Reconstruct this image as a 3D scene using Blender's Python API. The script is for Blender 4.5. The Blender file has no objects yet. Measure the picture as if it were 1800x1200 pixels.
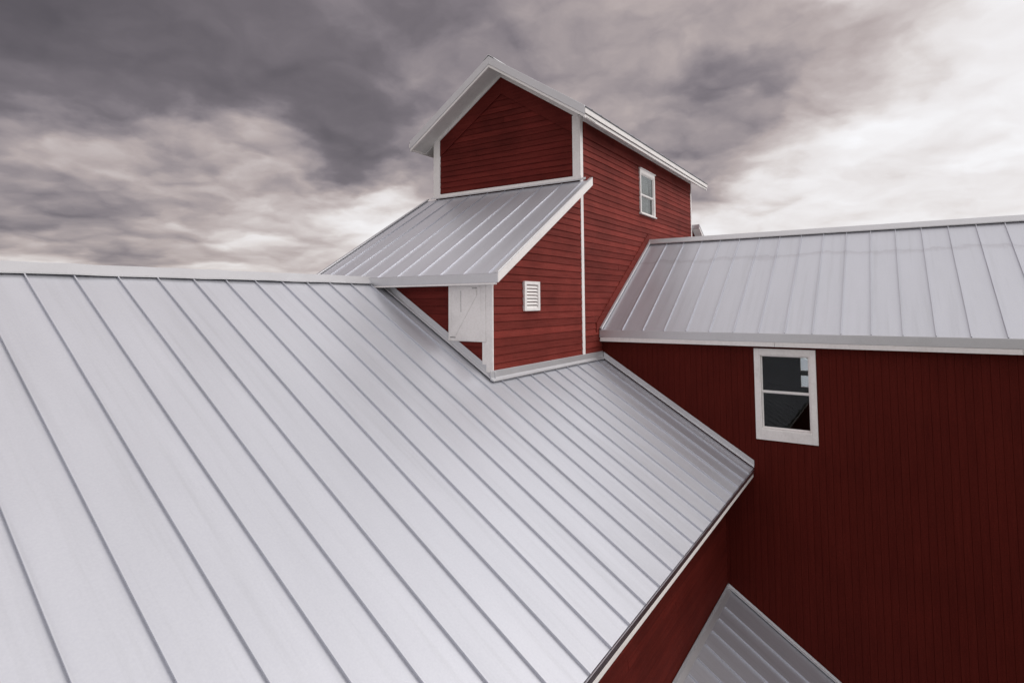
import bpy, math, random
from mathutils import Vector, Matrix
random.seed(7)
scene = bpy.context.scene
U = 0.406          # one roof pan = 16 inches
H = 22.0           # drone height above the ground, in pans
def W3(p): return Vector((p[0]*U, p[1]*U, (p[2]+H)*U))

# ------------------------------------------------------------ camera
F_, YAW, PITCH, ROLL = 1019.374, 1.00045, 0.05694, -0.00727
cam_d = bpy.data.cameras.new('camera'); cam = bpy.data.objects.new('camera', cam_d)
scene.collection.objects.link(cam)
fw = Vector((math.sin(YAW)*math.cos(PITCH), math.cos(YAW)*math.cos(PITCH), math.sin(PITCH)))
rt = Vector((math.cos(YAW), -math.sin(YAW), 0)); up = rt.cross(fw)
r2 = rt*math.cos(ROLL) + up*math.sin(ROLL); u2 = -rt*math.sin(ROLL) + up*math.cos(ROLL)
m = Matrix((r2, u2, -fw)).transposed().to_4x4(); m.translation = W3((-17.01244, -11.84601, 0))
cam.matrix_world = m
cam_d.sensor_width = 36; cam_d.lens = F_/1800*36
cam_d.shift_x = -4.496/1800; cam_d.shift_y = -127.078/1800
cam_d.clip_start = 0.05; cam_d.clip_end = 3000
scene.camera = cam

# ------------------------------------------------------------ view
scene.view_settings.view_transform = 'Standard'
scene.view_settings.look = 'None'
scene.view_settings.exposure = 0.0
scene.view_settings.gamma = 1.0

# ------------------------------------------------------------ sun (overcast, very soft)
SUN_AZ_DIR = Vector((0.42, -0.72, 0.62)).normalized()     # towards the sun
sd = bpy.data.lights.new('sun', 'SUN'); sd.energy = 1.3; sd.angle = math.radians(35); sd.color = (1.0, 0.95, 0.9)
sun = bpy.data.objects.new('sun', sd); scene.collection.objects.link(sun)
sun.rotation_euler = (-SUN_AZ_DIR).to_track_quat('-Z', 'Y').to_euler()

# ------------------------------------------------------------ world: storm clouds over a Nishita sky
world = bpy.data.worlds.new('World'); scene.world = world; world.use_nodes = True
nt = world.node_tree; N = nt.nodes; L = nt.links; N.clear()
def nd(t, **k):
    n = N.new(t)
    for a, b in k.items(): setattr(n, a, b)
    return n
def setin(n, i, v):
    if hasattr(v, 'is_output') or isinstance(v, bpy.types.NodeSocket): L.new(v, n.inputs[i])
    else: n.inputs[i].default_value = v
def mth(op, a, b=None, c=None, clamp=False):
    n = nd('ShaderNodeMath', operation=op, use_clamp=clamp); setin(n, 0, a)
    if b is not None: setin(n, 1, b)
    if c is not None: setin(n, 2, c)
    return n.outputs[0]
def vmt(op, a, b=None, out=0):
    n = nd('ShaderNodeVectorMath', operation=op); setin(n, 0, a)
    if b is not None:
        if op == 'SCALE': setin(n, 'Scale', b)
        else: setin(n, 1, b)
    return n.outputs[out]
tc = nd('ShaderNodeTexCoord'); D = tc.outputs['Generated']
Dn = vmt('NORMALIZE', D)
sep = nd('ShaderNodeSeparateXYZ'); L.new(Dn, sep.inputs[0])
zc = mth('MAXIMUM', sep.outputs[2], 0.0)
inv = mth('DIVIDE', 1.0, mth('ADD', zc, 0.26))
plane = vmt('SCALE', Dn, inv)                        # directions laid onto a cloud deck
def noise(vec, scale, detail=6, rough=0.55, dist=0.0):
    n = nd('ShaderNodeTexNoise'); L.new(vec, n.inputs['Vector'])
    n.inputs['Scale'].default_value = scale; n.inputs['Detail'].default_value = detail
    n.inputs['Roughness'].default_value = rough; n.inputs['Distortion'].default_value = dist
    return n
cmb = nd('ShaderNodeCombineXYZ')                       # finer and flatter towards the horizon
hs = mth('MULTIPLY_ADD', zc, -0.45, 1.15)
L.new(mth('MULTIPLY', sep.outputs[0], hs), cmb.inputs[0]); L.new(mth('MULTIPLY', sep.outputs[1], hs), cmb.inputs[1])
L.new(mth('MULTIPLY', mth('LOGARITHM', mth('ADD', zc, 0.10), 2.718), 0.72), cmb.inputs[2]); squash = cmb.outputs[0]
n1 = noise(squash, 2.6, 3, 0.5)
n1c = vmt('SUBTRACT', n1.outputs['Color'], (0.5, 0.5, 0.5))
n1b = noise(squash, 7.0, 5, 0.5)
n1d = vmt('SUBTRACT', n1b.outputs['Color'], (0.5, 0.5, 0.5))
Dw = vmt('NORMALIZE', vmt('ADD', Dn, vmt('ADD', vmt('SCALE', n1c, 0.20), vmt('SCALE', n1d, 0.17))))
CLOUD = [(0.269, 0.895, 0.355, 0.263), (0.356, 0.874, 0.330, 0.415), (0.382, 0.881, 0.279, 0.220), (0.471, 0.797, 0.377, 0.494), (0.498, 0.811, 0.308, 0.220), (0.584, 0.685, 0.436, 0.555), (0.573, 0.750, 0.331, 0.390), (0.671, 0.603, 0.431, 0.473), (0.653, 0.709, 0.267, 0.284), (0.676, 0.655, 0.338, 0.506), (0.724, 0.542, 0.427, 0.600), (0.570, 0.720, 0.395, 0.401), (0.419, 0.810, 0.410, 0.401), (0.307, 0.884, 0.352, 0.466), (0.262, 0.922, 0.285, 0.367), (0.787, 0.452, 0.419, 0.665), (0.858, 0.337, 0.389, 0.693), (0.880, 0.208, 0.428, 0.682), (0.856, 0.386, 0.343, 0.647), (0.913, 0.283, 0.293, 0.677), (0.937, 0.157, 0.312, 0.517), (0.923, 0.114, 0.368, 0.712), (0.953, 0.196, 0.233, 0.584), (0.940, 0.042, 0.340, 0.507), (0.927, -0.020, 0.376, 0.556), (0.949, 0.104, 0.296, 0.448), (0.944, 0.248, 0.219, 0.533), (0.934, -0.100, 0.342, 1.004), (0.949, -0.063, 0.310, 1.025), (0.955, 0.009, 0.296, 1.286), (0.969, 0.077, 0.236, 1.156), (0.960, 0.091, 0.266, 1.034), (0.971, -0.036, 0.235, 0.969), (0.975, -0.126, 0.183, 1.087), (0.973, 0.168, 0.160, 0.990), (0.959, 0.244, 0.147, 1.113), (0.986, 0.036, 0.165, 1.003), (0.985, -0.108, 0.133, 0.981), (0.952, -0.144, 0.271, 1.061), (0.923, -0.149, 0.354, 1.045), (0.280, 0.935, 0.219, 0.647), (0.400, 0.887, 0.232, 0.852), (0.541, 0.801, 0.255, 0.911), (0.650, 0.731, 0.208, 0.671), (0.317, 0.933, 0.173, 0.919), (0.451, 0.874, 0.181, 0.782), (0.338, 0.933, 0.122, 0.277), (0.462, 0.878, 0.128, 0.472), (0.562, 0.814, 0.148, 0.642), (0.698, 0.702, 0.141, 1.238), (0.662, 0.743, 0.097, 0.796), (0.301, 0.950, 0.081, 0.619), (0.511, 0.854, 0.092, 0.933), (0.414, 0.907, 0.071, 0.557), (0.726, 0.651, 0.221, 0.632), (0.607, 0.776, 0.169, 0.751), (0.302, 0.952, 0.057, 1.193), (0.447, 0.893, 0.055, 1.065), (0.581, 0.810, 0.076, 0.930), (0.265, 0.954, 0.137, 0.480), (0.378, 0.914, 0.149, 0.683)]
CLOUD += [(0.82, -0.03, 0.58, 1.22), (0.87, 0.05, 0.50, 1.12), (0.72, 0.15, 0.68, 1.10), (0.65, 0.2, 0.74, 1.02), (0.89, -0.16, 0.43, 1.12), (0.76, -0.15, 0.63, 1.18), (0.80, 0.10, 0.59, 1.15), (0.90, -0.04, 0.45, 1.0), (0.84, -0.16, 0.52, 1.15), (0.93, -0.02, 0.41, .85), (0.5, 0.55, 0.67, .74)]
REST = [(0.0, 0.0, 1.0, .98), (0.6, 0.1, 0.8, 1.0), (0.3, 0.5, 0.8, .80), (0.1, -0.7, 0.7, 1.05), (0.5, -0.6, 0.5, 1.05), (0.0, -0.95, 0.3, 1.0),
        (0.8, -0.55, 0.25, .98), (-0.6, -0.6, 0.5, 1.08), (-0.8, 0.0, 0.6, 1.0), (-0.95, 0.0, 0.2, .92), (-0.7, 0.7, 0.2, .78), (-0.3, 0.7, 0.6, .76),
        (-0.8, -0.5, 0.15, .95), (0.8, 0.2, 0.58, .98), (-0.2, 0.95, 0.2, .55)]
num = None; den = None
for lst, K in ((CLOUD, 420.0), (REST, 14.0)):
    for x, y, z, b in lst:
        l = math.sqrt(x*x+y*y+z*z); d = (x/l, y/l, z/l)
        dt = vmt('DOT_PRODUCT', Dw, d, out=1)
        e = mth('EXPONENT', mth('MULTIPLY_ADD', dt, K, -K))
        if K < 50: e = mth('MULTIPLY', e, 0.002)
        num = mth('MULTIPLY', e, b) if num is None else mth('MULTIPLY_ADD', e, b, num)
        den = e if den is None else mth('ADD', den, e)
base = mth('DIVIDE', num, den)
qa = vmt('ADD', squash, vmt('SCALE', n1d, 0.16))
def amp(x, c, k): return mth('MULTIPLY', mth('SUBTRACT', x, c), k)
big = noise(qa, 2.7, 6, 0.52).outputs[0]     # broad masses with ragged rims
big2 = noise(vmt('ADD', qa, (0.010, 0.006, 0.075)), 2.7, 6, 0.52).outputs[0] # same field sampled a little higher: lit tops, dark bases
puff = noise(qa, 7.0, 6, 0.50).outputs[0]
puff2 = noise(vmt('ADD', qa, (0.004, 0.004, 0.034)), 7.0, 6, 0.50).outputs[0]
crease = mth('ABSOLUTE', mth('SUBTRACT', noise(qa, 4.5, 4, 0.5).outputs[0], 0.5))   # billow creases
def vor(vec, sc):
    v = nd('ShaderNodeTexVoronoi', feature='F1'); L.new(vec, v.inputs['Vector']); v.inputs['Scale'].default_value = sc
    v.inputs['Detail'].default_value = 2.0; v.inputs['Roughness'].default_value = 0.45; return v.outputs['Distance']
v1 = vor(qa, 6.5); v2 = vor(vmt('ADD', qa, (0.004, 0.003, 0.035)), 6.5)
low = mth('MULTIPLY_ADD', zc, -2.2, 1.25, clamp=True)                  # billows show most low in the sky
bil = mth('ADD', amp(v1, 0.5, -0.14), mth('MULTIPLY', mth('SUBTRACT', v2, v1), 0.55))
det = mth('ADD', mth('ADD', mth('ADD', amp(big, 0.5, 0.34), mth('MULTIPLY', mth('SUBTRACT', big, big2), 0.6)), mth('MULTIPLY', bil, low)),
          mth('ADD', mth('ADD', amp(puff, 0.5, 0.10), mth('MULTIPLY', mth('SUBTRACT', puff, puff2), 0.5)), amp(crease, 0.085, 0.4)))
damp = mth('MAXIMUM', mth('MULTIPLY_ADD', base, -0.9, 1.22), 0.24)
val = mth('MULTIPLY', base, mth('ADD', 0.965, mth('MULTIPLY', det, damp)))
over = mth('MAXIMUM', mth('SUBTRACT', val, 0.90), 0.0)
val = mth('SUBTRACT', val, mth('MULTIPLY', over, 0.45))
val = mth('ADD', val, mth('MULTIPLY', mth('MAXIMUM', mth('SUBTRACT', 0.46, val), 0.0), 0.5))
lin = mth('POWER', val, 2.25)
rp = nd('ShaderNodeValToRGB'); L.new(val, rp.inputs[0])
cr = rp.color_ramp; cr.elements[0].position = 0.25; cr.elements[0].color = (1.04, 0.92, 1.06, 1)
cr.elements[1].position = 1.0; cr.elements[1].color = (0.985, 0.985, 1.01, 1)
e = cr.elements.new(0.5); e.color = (1.06, 0.93, 1.02, 1)
e = cr.elements.new(0.68); e.color = (1.10, 0.945, 0.93, 1)
e = cr.elements.new(0.85); e.color = (1.045, 0.972, 0.955, 1)
colr = vmt('SCALE', rp.outputs[0], mth('MULTIPLY', lin, 10.0))
sky = nd('ShaderNodeTexSky'); sky.sky_type = 'NISHITA'; sky.sun_disc = False
sky.sun_elevation = math.asin(SUN_AZ_DIR.z); sky.sun_rotation = math.atan2(SUN_AZ_DIR.x, SUN_AZ_DIR.y)
mx = nd('ShaderNodeMix', data_type='RGBA'); mx.inputs[0].default_value = 0.97
L.new(sky.outputs[0], mx.inputs[6]); L.new(colr, mx.inputs[7])
bg = nd('ShaderNodeBackground'); L.new(mx.outputs[2], bg.inputs[0]); bg.inputs[1].default_value = 0.1
wo = nd('ShaderNodeOutputWorld'); L.new(bg.outputs[0], wo.inputs[0])

# ------------------------------------------------------------ materials
def newmat(name):
    m = bpy.data.materials.new(name); m.use_nodes = True
    t = m.node_tree; b = t.nodes['Principled BSDF']; return m, t, b
def tnoise(t, scale, detail=5, rough=.55, stretch=None, coord='Object'):
    c = t.nodes.new('ShaderNodeTexCoord'); mp = t.nodes.new('ShaderNodeMapping')
    t.links.new(c.outputs[coord], mp.inputs[0])
    if stretch: mp.inputs['Scale'].default_value = stretch
    n = t.nodes.new('ShaderNodeTexNoise'); t.links.new(mp.outputs[0], n.inputs['Vector'])
    n.inputs['Scale'].default_value = scale; n.inputs['Detail'].default_value = detail; n.inputs['Roughness'].default_value = rough
    return n
def ramp(t, src, stops):
    r = t.nodes.new('ShaderNodeValToRGB'); t.links.new(src, r.inputs[0]); c = r.color_ramp
    c.elements[0].position, c.elements[0].color = stops[0][0], (*stops[0][1], 1)
    c.elements[1].position, c.elements[1].color = stops[-1][0], (*stops[-1][1], 1)
    for p, col in stops[1:-1]: c.elements.new(p).color = (*col, 1)
    return r.outputs[0]
def mulc(t, a, b, fac=1.0, mode='MULTIPLY'):
    n = t.nodes.new('ShaderNodeMix'); n.data_type = 'RGBA'; n.blend_type = mode; n.inputs[0].default_value = fac
    t.links.new(a, n.inputs[6]); t.links.new(b, n.inputs[7]); return n.outputs[2]
def bump(t, b, h, strength, dist):
    n = t.nodes.new('ShaderNodeBump'); n.inputs['Strength'].default_value = strength; n.inputs['Distance'].default_value = dist
    t.links.new(h, n.inputs['Height']); t.links.new(n.outputs[0], b.inputs['Normal']); return n
def island(t):
    g = t.nodes.new('ShaderNodeNewGeometry'); return g.outputs['Random Per Island']

def metal(name, base, stretch, rough=.40, pan=None):
    m, t, b = newmat(name)
    big = tnoise(t, 1.6, 5, .6, stretch); fine = tnoise(t, 60, 3, .6)
    lo = tuple(c*.965 for c in base); hi = tuple(min(1, c*1.02) for c in base)
    c1 = ramp(t, big.outputs[0], [(.3, lo), (.7, hi)])
    c2 = ramp(t, fine.outputs[0], [(.3, (.94, .94, .95)), (.7, (1, 1, 1))])
    col = mulc(t, c1, c2)
    st = tnoise(t, 5.5, 6, .62, tuple(v*(1.0 if v > 1 else .25) for v in stretch))       # faint run-off streaks and scuffs
    col = mulc(t, col, ramp(t, st.outputs[0], [(.28, (.93, .93, .925)), (.50, (1, 1, 1))]))
    if pan:                                                              # every pan a slightly different tone
        ax, sp, ph = pan
        tcn = t.nodes.new('ShaderNodeTexCoord'); sx_ = t.nodes.new('ShaderNodeSeparateXYZ'); t.links.new(tcn.outputs['Object'], sx_.inputs[0])
        m1 = t.nodes.new('ShaderNodeMath'); m1.operation = 'MULTIPLY_ADD'; m1.inputs[1].default_value = 1/sp; m1.inputs[2].default_value = ph
        t.links.new(sx_.outputs[ax], m1.inputs[0]); m2 = t.nodes.new('ShaderNodeMath'); m2.operation = 'FLOOR'; t.links.new(m1.outputs[0], m2.inputs[0])
        wn = t.nodes.new('ShaderNodeTexWhiteNoise'); wn.noise_dimensions = '1D'; t.links.new(m2.outputs[0], wn.inputs['W'])
        col = mulc(t, col, ramp(t, wn.outputs['Value'], [(0, (.98, .98, .98)), (1, (1.01, 1.01, 1.01))]))
    t.links.new(col, b.inputs['Base Color'])
    b.inputs['Metallic'].default_value = .55
    r = ramp(t, big.outputs[0], [(.3, (rough-.02,)*3), (.7, (rough+.03,)*3)]); t.links.new(r, b.inputs['Roughness'])
    oil = tnoise(t, 1.1, 2, .4, stretch)
    bump(t, b, oil.outputs[0], .22, .010)
    return m
M_METAL_Y = metal('standing_seam_metal_y', (.645, .655, .705), (2.2, .35, .35))     # pans running along y
M_DRIP = metal('drip_metal_shaded', (.58, .56, .59), (1, 1, 1), .30); M_DRIP.node_tree.nodes['Principled BSDF'].inputs['Metallic'].default_value = .96  # galvanized metal toned down, eave shade mixed into its colour
M_MAIN = metal('main_roof_metal', (.665, .675, .725), (2.2, .35, .35), pan=(0, U, .6974-8+20))
M_WING = metal('wing_roof_metal', (.645, .655, .705), (.35, 2.2, .35), pan=(1, U*1.0073, (1.2037-12)/1.0073+40))
t = M_WING.node_tree; b = t.nodes['Principled BSDF']; src = b.inputs['Base Color'].links[0].from_socket
tcn = t.nodes.new('ShaderNodeTexCoord'); sx_ = t.nodes.new('ShaderNodeSeparateXYZ'); t.links.new(tcn.outputs['Object'], sx_.inputs[0])
wv = tnoise(t, 1.3, 6, .65)
mm = t.nodes.new('ShaderNodeMath'); mm.operation = 'MULTIPLY_ADD'; mm.inputs[1].default_value = .55; t.links.new(wv.outputs[0], mm.inputs[0]); t.links.new(sx_.outputs[0], mm.inputs[2])
zz = (14.35-16)*U+.275                                                  # old snow line: a wavy smudge across the pans
t.links.new(mulc(t, src, ramp(t, (lambda q: (setattr(q, 'operation', 'MULTIPLY_ADD'), setattr(q.inputs[1], 'default_value', .5), setattr(q.inputs[2], 'default_value', .5-.5*zz), t.links.new(mm.outputs[0], q.inputs[0]), q.outputs[0])[-1])(t.nodes.new('ShaderNodeMath')), [(.44, (1, 1, 1)), (.485, (.90, .89, .89)), (.50, (.87, .86, .86)), (.515, (.97, .97, .97)), (.54, (1, 1, 1))])), b.inputs['Base Color'])
M_METAL_X = metal('standing_seam_metal_x', (.645, .655, .705), (.35, 2.2, .35))     # pans running along x
M_TRIM = metal('metal_trim', (.68, .68, .70), (1, 1, 1), .40)

def red(name, stretch, base, light, dark, vary=1.0):
    m, t, b = newmat(name)
    g = tnoise(t, 3.0, 8, .65, stretch); blot = tnoise(t, .9, 5, .6); fine = tnoise(t, 55, 4, .6)
    c = ramp(t, g.outputs[0], [(.25, dark), (.5, base), (.8, light)])
    c = mulc(t, c, ramp(t, island(t), [(0, (1-.24*vary, 1-.26*vary, 1-.26*vary)), (1, (1+.14*vary,)*3)]))
    c = mulc(t, c, ramp(t, blot.outputs[0], [(.32, (1-.28*vary, 1-.30*vary, 1-.30*vary)), (.60, (1.08, 1.08, 1.08))]))
    c = mulc(t, c, ramp(t, fine.outputs[0], [(.3, (.80, .80, .80)), (.7, (1.12, 1.12, 1.12))]))
    t.links.new(c, b.inputs['Base Color']); b.inputs['Roughness'].default_value = .72
    b.inputs['Specular IOR Level'].default_value = .10
    bump(t, b, g.outputs[0], .35, .004)
    return m
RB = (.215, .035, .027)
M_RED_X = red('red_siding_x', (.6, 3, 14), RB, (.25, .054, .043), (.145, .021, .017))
M_RED_Y = red('red_siding_y_shade_stain', (3, .6, 14), (.15, .021, .017), (.19, .033, .025), (.095, .012, .010))  # same red paint darkened for walls facing -x: shade and stain in colour
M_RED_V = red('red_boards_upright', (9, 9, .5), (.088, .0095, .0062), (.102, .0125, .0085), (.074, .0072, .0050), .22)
M_RED_SHADED = red('red_siding_shaded', (.5, 3, 10), (.115, .0140, .0095), (.135, .019, .013), (.085, .0085, .0062), .6)  # darker copy of the siding red, with the court's shade in the colour
def white(name, base):
    m, t, b = newmat(name)
    n = tnoise(t, 2.2, 7, .65); f = tnoise(t, 30, 4, .6)
    c = ramp(t, n.outputs[0], [(.25, tuple(x*.86 for x in base)), (.5, base)])
    c = mulc(t, c, ramp(t, f.outputs[0], [(.25, (.92, .91, .90)), (.6, (1, 1, 1))]))
    t.links.new(c, b.inputs['Base Color']); b.inputs['Roughness'].default_value = .55
    bump(t, b, f.outputs[0], .2, .002)
    return m
M_WHITE = white('white_paint', (.92, .885, .875))
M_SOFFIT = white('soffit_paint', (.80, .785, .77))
def plain(name, col, rough=.8, metallic=0):
    m, t, b = newmat(name); n = tnoise(t, 4, 5)
    c = ramp(t, n.outputs[0], [(.3, tuple(x*.85 for x in col)), (.7, tuple(x*1.1 for x in col))])
    t.links.new(c, b.inputs['Base Color']); b.inputs['Roughness'].default_value = rough; b.inputs['Metallic'].default_value = metallic
    return m
M_PALE_BACK = plain('pale_backing_matte', (.50, .45, .43), .9)
M_INSIDE = plain('interior_boards', (.05, .045, .04), .9)
M_DARK = plain('dark_shade_and_fittings', (.03, .03, .032), .6)  # hinges and joints; also shade painted as colour in gaps and seam ends
def glassmat():
    m = bpy.data.materials.new('window_glass'); m.use_nodes = True; t = m.node_tree; t.nodes.clear()
    tr = t.nodes.new('ShaderNodeBsdfTransparent'); tr.inputs[0].default_value = (.80, .84, .84, 1)
    gl = t.nodes.new('ShaderNodeBsdfGlossy'); gl.inputs['Roughness'].default_value = .015
    fr = t.nodes.new('ShaderNodeFresnel'); fr.inputs[0].default_value = 1.5
    ad = t.nodes.new('ShaderNodeMath'); ad.operation = 'MULTIPLY'; ad.inputs[1].default_value = .72; ad.use_clamp = True
    mxx = t.nodes.new('ShaderNodeMixShader'); o = t.nodes.new('ShaderNodeOutputMaterial')
    n = tnoise(t, .9, 2, .4); bp = t.nodes.new('ShaderNodeBump'); bp.inputs['Strength'].default_value = .12; bp.inputs['Distance'].default_value = .01
    t.links.new(n.outputs[0], bp.inputs['Height']); t.links.new(bp.outputs[0], gl.inputs['Normal'])
    t.links.new(fr.outputs[0], ad.inputs[0]); t.links.new(ad.outputs[0], mxx.inputs[0]); t.links.new(tr.outputs[0], mxx.inputs[1]); t.links.new(gl.outputs[0], mxx.inputs[2])
    t.links.new(mxx.outputs[0], o.inputs[0]); return m
M_GLASS = glassmat()
def groundmat():
    m, t, b = newmat('grass_and_gravel')
    a = tnoise(t, .15, 6, .6); f = tnoise(t, 6, 6, .7)
    c = ramp(t, a.outputs[0], [(.35, (.035, .045, .018)), (.55, (.055, .055, .025)), (.7, (.10, .085, .06))])
    c = mulc(t, c, ramp(t, f.outputs[0], [(.3, (.6, .6, .6)), (.7, (1.2, 1.2, 1.2))]))
    t.links.new(c, b.inputs['Base Color']); b.inputs['Roughness'].default_value = .95
    bump(t, b, f.outputs[0], .6, .05); return m
M_GROUND = groundmat()

# ------------------------------------------------------------ mesh helpers (all in pan units)
class MB:
    def __init__(s): s.v = []; s.f = []; s.dark = set()
    def face(s, pts):
        i = len(s.v); s.v += [tuple(p) for p in pts]; s.f.append(tuple(range(i, i+len(pts))))
    def ext(s, pts, vec):
        """closed prism: planar outline pushed along vec (shares vertices)"""
        n = len(pts); i = len(s.v)
        s.v += [tuple(p) for p in pts] + [tuple(Vector(p)+Vector(vec)) for p in pts]
        nrm = Vector((0, 0, 0))
        for k in range(n): nrm += Vector(pts[k]).cross(Vector(pts[(k+1) % n]))
        fwd = nrm.dot(Vector(vec)) > 0
        a = tuple(range(i, i+n)); b = tuple(range(i+n, i+2*n))
        s.f.append(a[::-1] if fwd else a); s.f.append(b if fwd else b[::-1])
        for k in range(n):
            q = (i+k, i+(k+1) % n, i+n+(k+1) % n, i+n+k); s.f.append(q if fwd else q[::-1])
    def box(s, a, b):
        x0, x1 = sorted((a[0], b[0])); y0, y1 = sorted((a[1], b[1])); z0, z1 = sorted((a[2], b[2]))
        s.ext([(x0, y0, z0), (x1, y0, z0), (x1, y1, z0), (x0, y1, z0)], (0, 0, z1-z0))
    def build(s, name, mat, parent=None, bevel=0):
        o0 = parent_origin(parent)
        me = bpy.data.meshes.new(name)
        me.from_pydata([W3(p)-o0 for p in s.v], [], s.f); me.update()
        me.materials.append(mat)
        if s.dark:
            me.materials.append(M_DARK)
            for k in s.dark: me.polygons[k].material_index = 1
        o = bpy.data.objects.new(name, me); scene.collection.objects.link(o)
        if parent is not None: o.parent = parent
        else: pass
        if bevel:
            md = o.modifiers.new('soft_edges', 'BEVEL'); md.width = bevel*U; md.segments = 2; md.limit_method = 'ANGLE'
        return o
def parent_origin(p):
    o = Vector((0, 0, 0))
    while p is not None: o = o + p.location; p = p.parent
    return o
def thing(name, at, label, cat, group=None):
    o = bpy.data.objects.new(name, None); scene.collection.objects.link(o); o.location = W3(at)
    o['label'] = label; o['category'] = cat
    if group: o['group'] = group
    return o
def clip(poly, a, b, c):
    """keep a*s+b*z >= c of a convex 2-D polygon"""
    out = []
    for i in range(len(poly)):
        p, q = poly[i], poly[(i+1) % len(poly)]
        dp, dq = a*p[0]+b*p[1]-c, a*q[0]+b*q[1]-c
        if dp >= 0: out.append(p)
        if (dp > 0 > dq) or (dp < 0 < dq):
            t = dp/(dp-dq); out.append((p[0]+(q[0]-p[0])*t, p[1]+(q[1]-p[1])*t))
    cl = []
    for p in out:
        if not cl or abs(p[0]-cl[-1][0])+abs(p[1]-cl[-1][1]) > 1e-6: cl.append(p)
    if len(cl) > 1 and abs(cl[0][0]-cl[-1][0])+abs(cl[0][1]-cl[-1][1]) < 1e-6: cl.pop()
    return cl
def mapper(axis, const):
    """(s, z, out) -> 3-D on a wall facing -axis"""
    if axis == 'y': return lambda s, z, o: (s, const-o, z)
    return lambda s, z, o: (const-o, s, z)
def oriented(mb, pts, axis):
    n = Vector((0, 0, 0))
    for k in range(len(pts)): n += Vector(pts[k]).cross(Vector(pts[(k+1) % len(pts)]))
    w = n[1] if axis == 'y' else n[0]
    return pts if w < 0 else pts[::-1]
EXPO = 0.2935
def lap_siding(mb, axis, const, poly, z0, t=.036, rnd=None):
    """clapboards: thick lower edge, thin upper edge, random butt joints"""
    rnd = rnd or random.Random(3)
    mp = mapper(axis, const)
    zmin = min(p[1] for p in poly); zmax = max(p[1] for p in poly)
    smin = min(p[0] for p in poly); smax = max(p[0] for p in poly)
    i = math.floor((zmin-z0)/EXPO)
    while z0+i*EXPO < zmax:
        a = z0+i*EXPO; row = clip(clip(poly, 0, 1, a), 0, -1, -(a+EXPO)); i += 1
        if len(row) < 3: continue
        s = smin - rnd.uniform(0, 20)
        wob = rnd.uniform(-.006, .006)
        while s < smax:
            e = s + rnd.choice((20, 24, 28, 32)); pc = clip(clip(row, 1, 0, s+.006), -1, 0, -(e-.006)); s = e
            if len(pc) < 3: continue
            tt = t*rnd.uniform(.85, 1.2)
            off = lambda z: .004 + tt*(1-(z-a)/EXPO)
            sag = rnd.uniform(-.008, .008)
            base = len(mb.v); ss = sorted(p[0] for p in pc); l, r = ss[0], ss[-1]
            # subdivide long boards so the shadow line is not ruler-straight
            cuts = [l + (r-l)*k/max(1, int((r-l)/2.5)) for k in range(1, max(1, int((r-l)/2.5)))]
            segs = []; rem = pc
            for c in cuts:
                segs.append(clip(rem, -1, 0, -c)); rem = clip(rem, 1, 0, c)
            segs.append(rem)
            jit = {}
            def J(sv):
                k = round(sv, 4)
                if k not in jit: jit[k] = rnd.uniform(-.006, .006)+sag*math.sin(sv*.7)
                return jit[k]
            for sg in segs:
                if len(sg) < 3: continue
                pts = []
                for p in sg:
                    z = p[1] + (J(p[0])+wob if p[1] < a+1e-5 and p[1] > zmin+1e-4 else 0)
                    pts.append(mp(p[0], z, off(p[1])))
                mb.face(oriented(mb, pts, axis))
                low = sorted([p for p in sg if p[1] < a+1e-5])
                if len(low) == 2:
                    z = [p[1]+(J(p[0])+wob if p[1] > zmin+1e-4 else 0) for p in low]
                    q = [mp(low[0][0], z[0], off(a)), mp(low[1][0], z[1], off(a)), mp(low[1][0], z[1], -.01), mp(low[0][0], z[0], -.01)]
                    mb.face(q)
def weld(o, d=1e-5):
    import bmesh
    bm = bmesh.new(); bm.from_mesh(o.data); bmesh.ops.remove_doubles(bm, verts=bm.verts, dist=d); bm.to_mesh(o.data); bm.free()
def upright_boards(mb, axis, const, polys, bw=.305, t=.013, g=.006, s0=0.0):
    mp = mapper(axis, const); rnd = random.Random(5); offs = {}
    for poly in polys:
        mb.face(oriented(mb, [mp(p[0], p[1], 0) for p in poly], axis))
        smin = min(p[0] for p in poly); smax = max(p[0] for p in poly)
        i = math.floor((smin-s0)/bw)
        while s0+i*bw < smax:
            a = s0+i*bw; tt = offs.setdefault(i, t*rnd.uniform(.8, 1.2)); i += 1
            b0 = clip(clip(poly, 1, 0, a+.002), -1, 0, -(a+bw-.002)); f0 = clip(clip(poly, 1, 0, a+g), -1, 0, -(a+bw-g))
            if len(f0) < 3: continue
            mb.face(oriented(mb, [mp(p[0], p[1], tt) for p in f0], axis))
            for side in (0, 1):
                fs = sorted(f0, key=lambda p: p[0]*(1 if side == 0 else -1))[:2]; bs = sorted(b0, key=lambda p: p[0]*(1 if side == 0 else -1))[:2]
                fs.sort(key=lambda p: p[1]); bs.sort(key=lambda p: p[1])
                if len(fs) < 2 or len(bs) < 2: continue
                mb.face([mp(*fs[0], tt), mp(*fs[1], tt), mp(*bs[1], .001), mp(*bs[0], .001)])
def quad_board(mb, axis, const, poly, t, back=0.0):
    mp = mapper(axis, const); o = [mp(p[0], p[1], back) for p in poly]
    v = (0, -(t-back), 0) if axis == 'y' else (-(t-back), 0, 0)
    mb.ext(o, v)
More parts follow.
